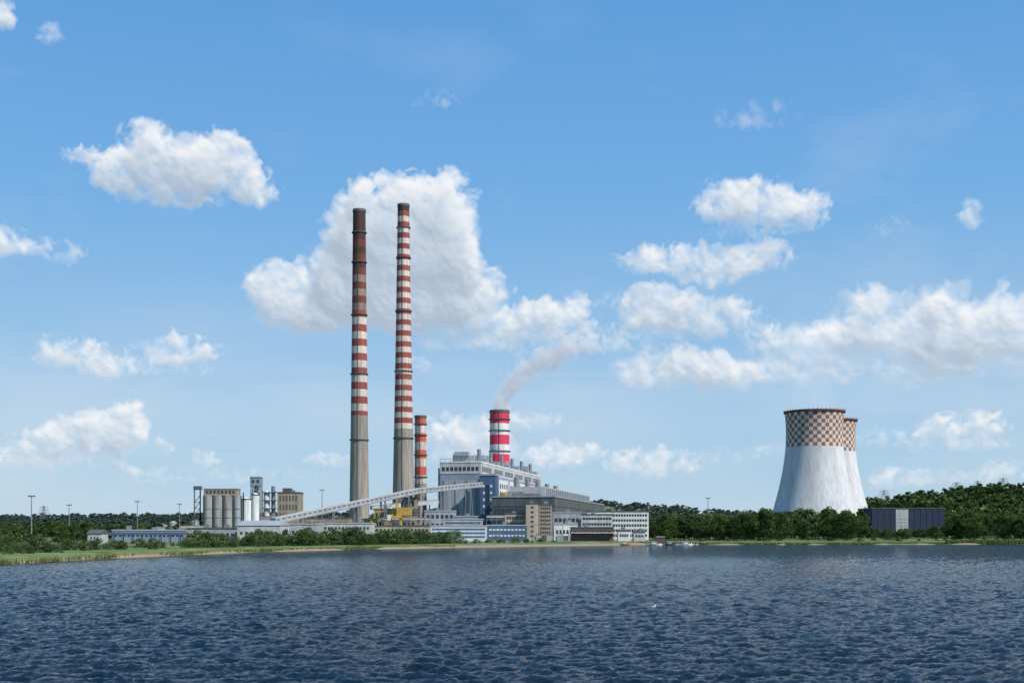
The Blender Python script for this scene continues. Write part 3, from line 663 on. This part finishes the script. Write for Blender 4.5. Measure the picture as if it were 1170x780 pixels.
# ------------------------------------------------------------ clouds on the sky dome, light and shade baked into emission
clouds=[
(105,180,34,14,.2),(165,172,42,32,0),(205,190,62,38,0),(250,182,42,32,0),(287,215,30,22,.1),(190,222,65,20,.1),(140,200,40,28,.05),
(5,275,36,22,.4),(55,284,50,16,.5),(0,18,20,24,.3),(60,40,15,14,.65),
(320,332,42,30,0),(350,350,60,34,0),(375,318,42,30,0),(440,250,52,46,0),(482,240,42,42,0),(398,270,34,34,.1),(500,290,50,62,0),(450,330,90,55,0),(530,332,50,36,0),(515,208,18,16,.2),(540,228,12,10,.5),(465,300,78,60,0),(410,300,48,40,0),(500,350,76,36,.1),(380,362,76,24,.2),
(575,372,36,22,.15),(632,364,50,28,0),(600,384,90,18,.3),(520,388,60,16,.45),
(78,402,40,21,.1),(112,414,60,18,.2),(202,400,48,20,.05),(150,418,86,12,.45),
(60,508,54,23,.1),(108,498,48,31,.05),(146,484,26,26,.05),(18,524,40,14,.2),(90,530,95,18,.45),
(235,524,18,10,.3),(190,506,10,9,.4),(372,526,24,8,.35),(478,418,14,9,.4),
(832,232,38,26,0),(872,236,54,30,0),(927,238,24,24,.1),(870,262,60,10,.4),
(748,298,44,19,.15),(815,303,62,25,.05),(868,294,42,20,.05),
(755,352,50,27,0),(812,360,58,25,0),(780,376,95,14,.25),
(740,426,42,23,.05),(800,424,54,27,0),(862,426,44,20,.1),(700,395,80,14,.5),(785,410,24,18,.1),
(955,392,90,32,.45),(1010,372,72,42,.42),(1090,380,84,48,.38),(1160,372,70,42,.34),(1110,412,100,30,.42),(948,380,24,18,.05),(885,388,34,15,.25),(940,425,66,22,.45),(1050,425,80,22,.5),
(1072,490,28,18,.15),(1122,484,32,19,.1),(1100,506,56,14,.4),(1030,548,40,16,.4),(1160,540,50,18,.45),(1090,545,70,14,.6),(860,520,60,12,.65),(1020,500,50,14,.6),(300,545,70,10,.7),
(1108,242,13,18,.6),(860,136,62,18,.74),(500,112,46,14,.78),(1020,262,30,10,.75),
(535,500,48,24,.2),(500,488,26,20,.25),(640,524,52,20,.3),(740,532,66,18,.3),(600,480,50,16,.5),(540,520,60,20,.4),(205,545,80,10,.65),(690,345,60,12,.7)]
rc=np.random.default_rng(21)
ug=np.arange(-650,650.1,1.1); ug=np.concatenate([np.linspace(-1300,-652,50),ug,np.linspace(652,1300,50)])
vg=np.arange(4,650,1.1); nu,nv_=len(ug),len(vg)
def vnoise(cell,seed,cv=None):
    cv=cv or cell; r=np.random.default_rng(seed); x=(ug+1400)/cell; y=(vg+100)/cv
    g=r.random((int(y[-1])+3,int(x[-1])+3)); ix=x.astype(int); iy=y.astype(int); fx=x-ix; fy=y-iy
    fx=fx*fx*(3-2*fx); fy=(fy*fy*(3-2*fy))[:,None]
    g00=g[np.ix_(iy,ix)];g01=g[np.ix_(iy,ix+1)];g10=g[np.ix_(iy+1,ix)];g11=g[np.ix_(iy+1,ix+1)]
    return (g00*(1-fx)+g01*fx)*(1-fy)+(g10*(1-fx)+g11*fx)*fy
def fbm(cell,oc,seed,gain=.55,asp=1.0):
    s=0;w_=0;a_=1
    for k in range(oc):
        s=s+a_*vnoise(cell,seed+k*17,cell/asp); w_+=a_; a_*=gain; cell/=1.93
    return (s/w_-.5)*2
D=np.zeros((nv_,nu)); Hh=np.zeros((nv_,nu))
def splat(u,v,r,w_,hz):
    i0,i1=np.searchsorted(ug,[u-r,u+r]); j0,j1=np.searchsorted(vg,[v-r,v+r])
    if i1<=i0 or j1<=j0: return
    q=((ug[i0:i1]-u)**2)[None,:]+((vg[j0:j1]-v)**2)[:,None]; q=np.clip(1-q/(r*r),0,1)
    D[j0:j1,i0:i1]+=w_*q**1.1*r/13; m=q>0
    s=Hh[j0:j1,i0:i1]; s[m]=np.maximum(s[m],(hz+np.sqrt(q)*r)[m])
extra=[(px-1290,py,rx,ry,k) for (px,py,rx,ry,k) in clouds if px<1085]+[(px+1290,py+18,rx,ry,k) for (px,py,rx,ry,k) in clouds if px>85]
for (px,py,rx,ry,k) in clouds+extra:
    dx=px-585; A=math.atan(dx/F); E=math.atan((HZ-py)/math.hypot(F,dx)); cu,cv_=A*F,E*F
    rx*=math.cos(A)**2*1.08; ry*=math.cos(A)*1.08; n=int(12+10*rx/ry)
    for g_ in range(3):
        for i in range(n*(1,2,6)[g_]):
            a=rc.random()*6.283; q=rc.random()**(.5,.42,.35)[g_]*(.75,.92,1.06)[g_]
            du=math.cos(a)*q*rx; dv=math.sin(a)*q*ry
            if dv<0: dv*=.76
            r=ry*((.44,.27,.13)[g_])*(.7+.6*rc.random())*(1-.3*q); r=max(r,2.5)
            splat(cu+du,cv_+dv,r,(1-k)**1.3*(.6,.7,.6)[g_],ry*.9*math.sqrt(max(0,1-min(1,q*q))))
def samp(A_,du,dv):
    fi=np.interp((ug[None,:]+du).ravel() if np.ndim(du) else ug+du,ug,np.arange(nu)); 
    fj=np.interp((vg[:,None]+dv).ravel() if np.ndim(dv) else vg+dv,vg,np.arange(nv_))
    if np.ndim(du): fi=fi.reshape(nv_,nu); fj=fj.reshape(nv_,nu)
    else: fi=np.repeat(fi[None,:],nv_,0); fj=np.repeat(fj[:,None],nu,1)
    i=np.minimum(fi.astype(int),nu-2); j=np.minimum(fj.astype(int),nv_-2); fx=fi-i; fy=fj-j
    return (A_[j,i]*(1-fx)+A_[j,i+1]*fx)*(1-fy)+(A_[j+1,i]*(1-fx)+A_[j+1,i+1]*fx)*fy
def blur(A_,k):
    for ax in (0,1):
        s=0
        for q in range(-k,k+1): s=s+np.roll(A_,q,ax)
        A_=s/(2*k+1)
    return A_
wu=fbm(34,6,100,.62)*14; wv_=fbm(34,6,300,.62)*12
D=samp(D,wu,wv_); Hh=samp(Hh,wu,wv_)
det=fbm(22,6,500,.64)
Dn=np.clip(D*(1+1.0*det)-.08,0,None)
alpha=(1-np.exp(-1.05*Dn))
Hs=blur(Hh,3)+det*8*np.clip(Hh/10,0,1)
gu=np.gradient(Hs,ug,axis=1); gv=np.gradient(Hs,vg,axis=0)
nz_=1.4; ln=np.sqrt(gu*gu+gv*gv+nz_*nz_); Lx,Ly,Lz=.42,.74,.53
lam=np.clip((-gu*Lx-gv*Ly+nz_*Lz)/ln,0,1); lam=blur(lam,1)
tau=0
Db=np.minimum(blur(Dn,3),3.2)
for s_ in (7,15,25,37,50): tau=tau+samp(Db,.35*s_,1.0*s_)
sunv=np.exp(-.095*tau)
lum=.06+.52*sunv+.56*lam*(.42+.58*sunv)+.12*np.exp(-Dn*1.5)  # computed sunlit relief and self-shadow, painted into the cloud emission colour
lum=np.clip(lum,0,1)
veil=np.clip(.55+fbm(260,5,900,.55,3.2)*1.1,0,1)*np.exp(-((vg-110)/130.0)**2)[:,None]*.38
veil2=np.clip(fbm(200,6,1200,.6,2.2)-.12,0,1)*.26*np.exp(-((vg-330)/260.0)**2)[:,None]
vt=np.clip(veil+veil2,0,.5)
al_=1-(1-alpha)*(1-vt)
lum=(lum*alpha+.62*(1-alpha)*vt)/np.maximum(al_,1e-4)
fade=np.clip((647-vg)/60,0,1)[:,None]*np.clip((1300-np.abs(ug))/120,0,1)[None,:]
al_=al_*fade*np.clip((vg-2)/14,.0,1)[:,None]
RD=14000.0; AA=ug[None,:]/F; EE=vg[:,None]/F
V=np.stack([(RD*np.cos(EE)*np.sin(AA)).ravel(),(RD*np.cos(EE)*np.cos(AA)).ravel(),(RD*np.sin(EE)*np.ones_like(AA)).ravel()+H],1)
I,J=np.meshgrid(np.arange(nu-1),np.arange(nv_-1)); a=(J*nu+I).ravel()
am=al_; qa=np.maximum(np.maximum(am[:-1,:-1],am[1:,:-1]),np.maximum(am[:-1,1:],am[1:,1:])).ravel()
a=a[qa>.004]
cm=bpy.data.materials.new('cloud_baked_light'); cm.use_nodes=True; nt=cm.node_tree; nt.nodes.remove(nt.nodes['Principled BSDF'])
a1=N(nt,'ShaderNodeAttribute',attribute_name='cover'); a2=N(nt,'ShaderNodeAttribute',attribute_name='baked_shading')
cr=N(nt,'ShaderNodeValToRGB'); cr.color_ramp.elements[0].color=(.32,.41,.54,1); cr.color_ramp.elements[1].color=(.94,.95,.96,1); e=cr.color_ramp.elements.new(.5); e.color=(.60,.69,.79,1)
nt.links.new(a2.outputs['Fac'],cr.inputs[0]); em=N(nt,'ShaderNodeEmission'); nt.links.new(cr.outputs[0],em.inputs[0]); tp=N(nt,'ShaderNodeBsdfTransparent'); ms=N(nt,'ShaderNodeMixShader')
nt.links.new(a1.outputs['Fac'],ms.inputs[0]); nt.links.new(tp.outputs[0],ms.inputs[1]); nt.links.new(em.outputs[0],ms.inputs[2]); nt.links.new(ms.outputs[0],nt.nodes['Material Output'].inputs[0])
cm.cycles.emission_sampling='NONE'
mesh_quads('sky',V,np.stack([a,a+1,a+nu+1,a+nu],1),mats=[cm],attr={'cover':al_.ravel(),'baked_shading':lum.ravel()},smooth=True)
# ------------------------------------------------------------ world
w=bpy.data.worlds.new('World'); sc.world=w; w.use_nodes=True; nt=w.node_tree; L=nt.links.new
SUN=Vector((.78,-.58,1.0)).normalized(); el=math.asin(SUN.z); az=math.atan2(SUN.x,SUN.y)
bg=nt.nodes['Background']; out=nt.nodes['World Output']
sky=N(nt,'ShaderNodeTexSky',sky_type='NISHITA'); sky.sun_disc=False; sky.sun_elevation=el; sky.sun_rotation=az
sky.air_density=1.0; sky.dust_density=.6; sky.ozone_density=1.5; sky.altitude=100
bg.inputs['Strength'].default_value=.12
tc=N(nt,'ShaderNodeTexCoord'); sp=N(nt,'ShaderNodeSeparateXYZ'); L(tc.outputs['Generated'],sp.inputs[0])
cr=N(nt,'ShaderNodeValToRGB'); els=cr.color_ramp.elements
els[0].position=0; els[0].color=(.46,.64,.80,1); els[1].position=1; els[1].color=(.04,.15,.42,1)
for p_,c_ in ((.06,(.39,.60,.80,1)),(.14,(.285,.53,.80,1)),(.25,(.18,.44,.79,1)),(.42,(.105,.335,.73,1))): e=els.new(p_); e.color=c_
L(sp.outputs[2],cr.inputs[0])
sc12=N(nt,'ShaderNodeVectorMath',operation='SCALE'); sc12.inputs['Scale'].default_value=1/.12; L(cr.outputs[0],sc12.inputs[0])
mx=N(nt,'ShaderNodeMix',data_type='RGBA'); mx.inputs[0].default_value=.9; L(sky.outputs[0],mx.inputs[6]); L(sc12.outputs[0],mx.inputs[7]); L(mx.outputs[2],bg.inputs['Color'])
sd=bpy.data.lights.new('sun','SUN'); sd.energy=5.0; sd.angle=math.radians(.5); sd.color=(1,.95,.87)
so=bpy.data.objects.new('sun',sd); sc.collection.objects.link(so); so.rotation_euler=SUN.to_track_quat('Z','Y').to_euler(); so.location=(200,-200,400)
cam=bpy.data.cameras.new('camera'); co=bpy.data.objects.new('camera',cam); sc.collection.objects.link(co)
co.location=(0,0,H); co.rotation_euler=(math.pi/2,0,0); cam.sensor_width=36; cam.lens=36*F/1170; cam.shift_y=(HZ-390)/1170; cam.clip_end=40000; cam.clip_start=.5
sc.camera=co
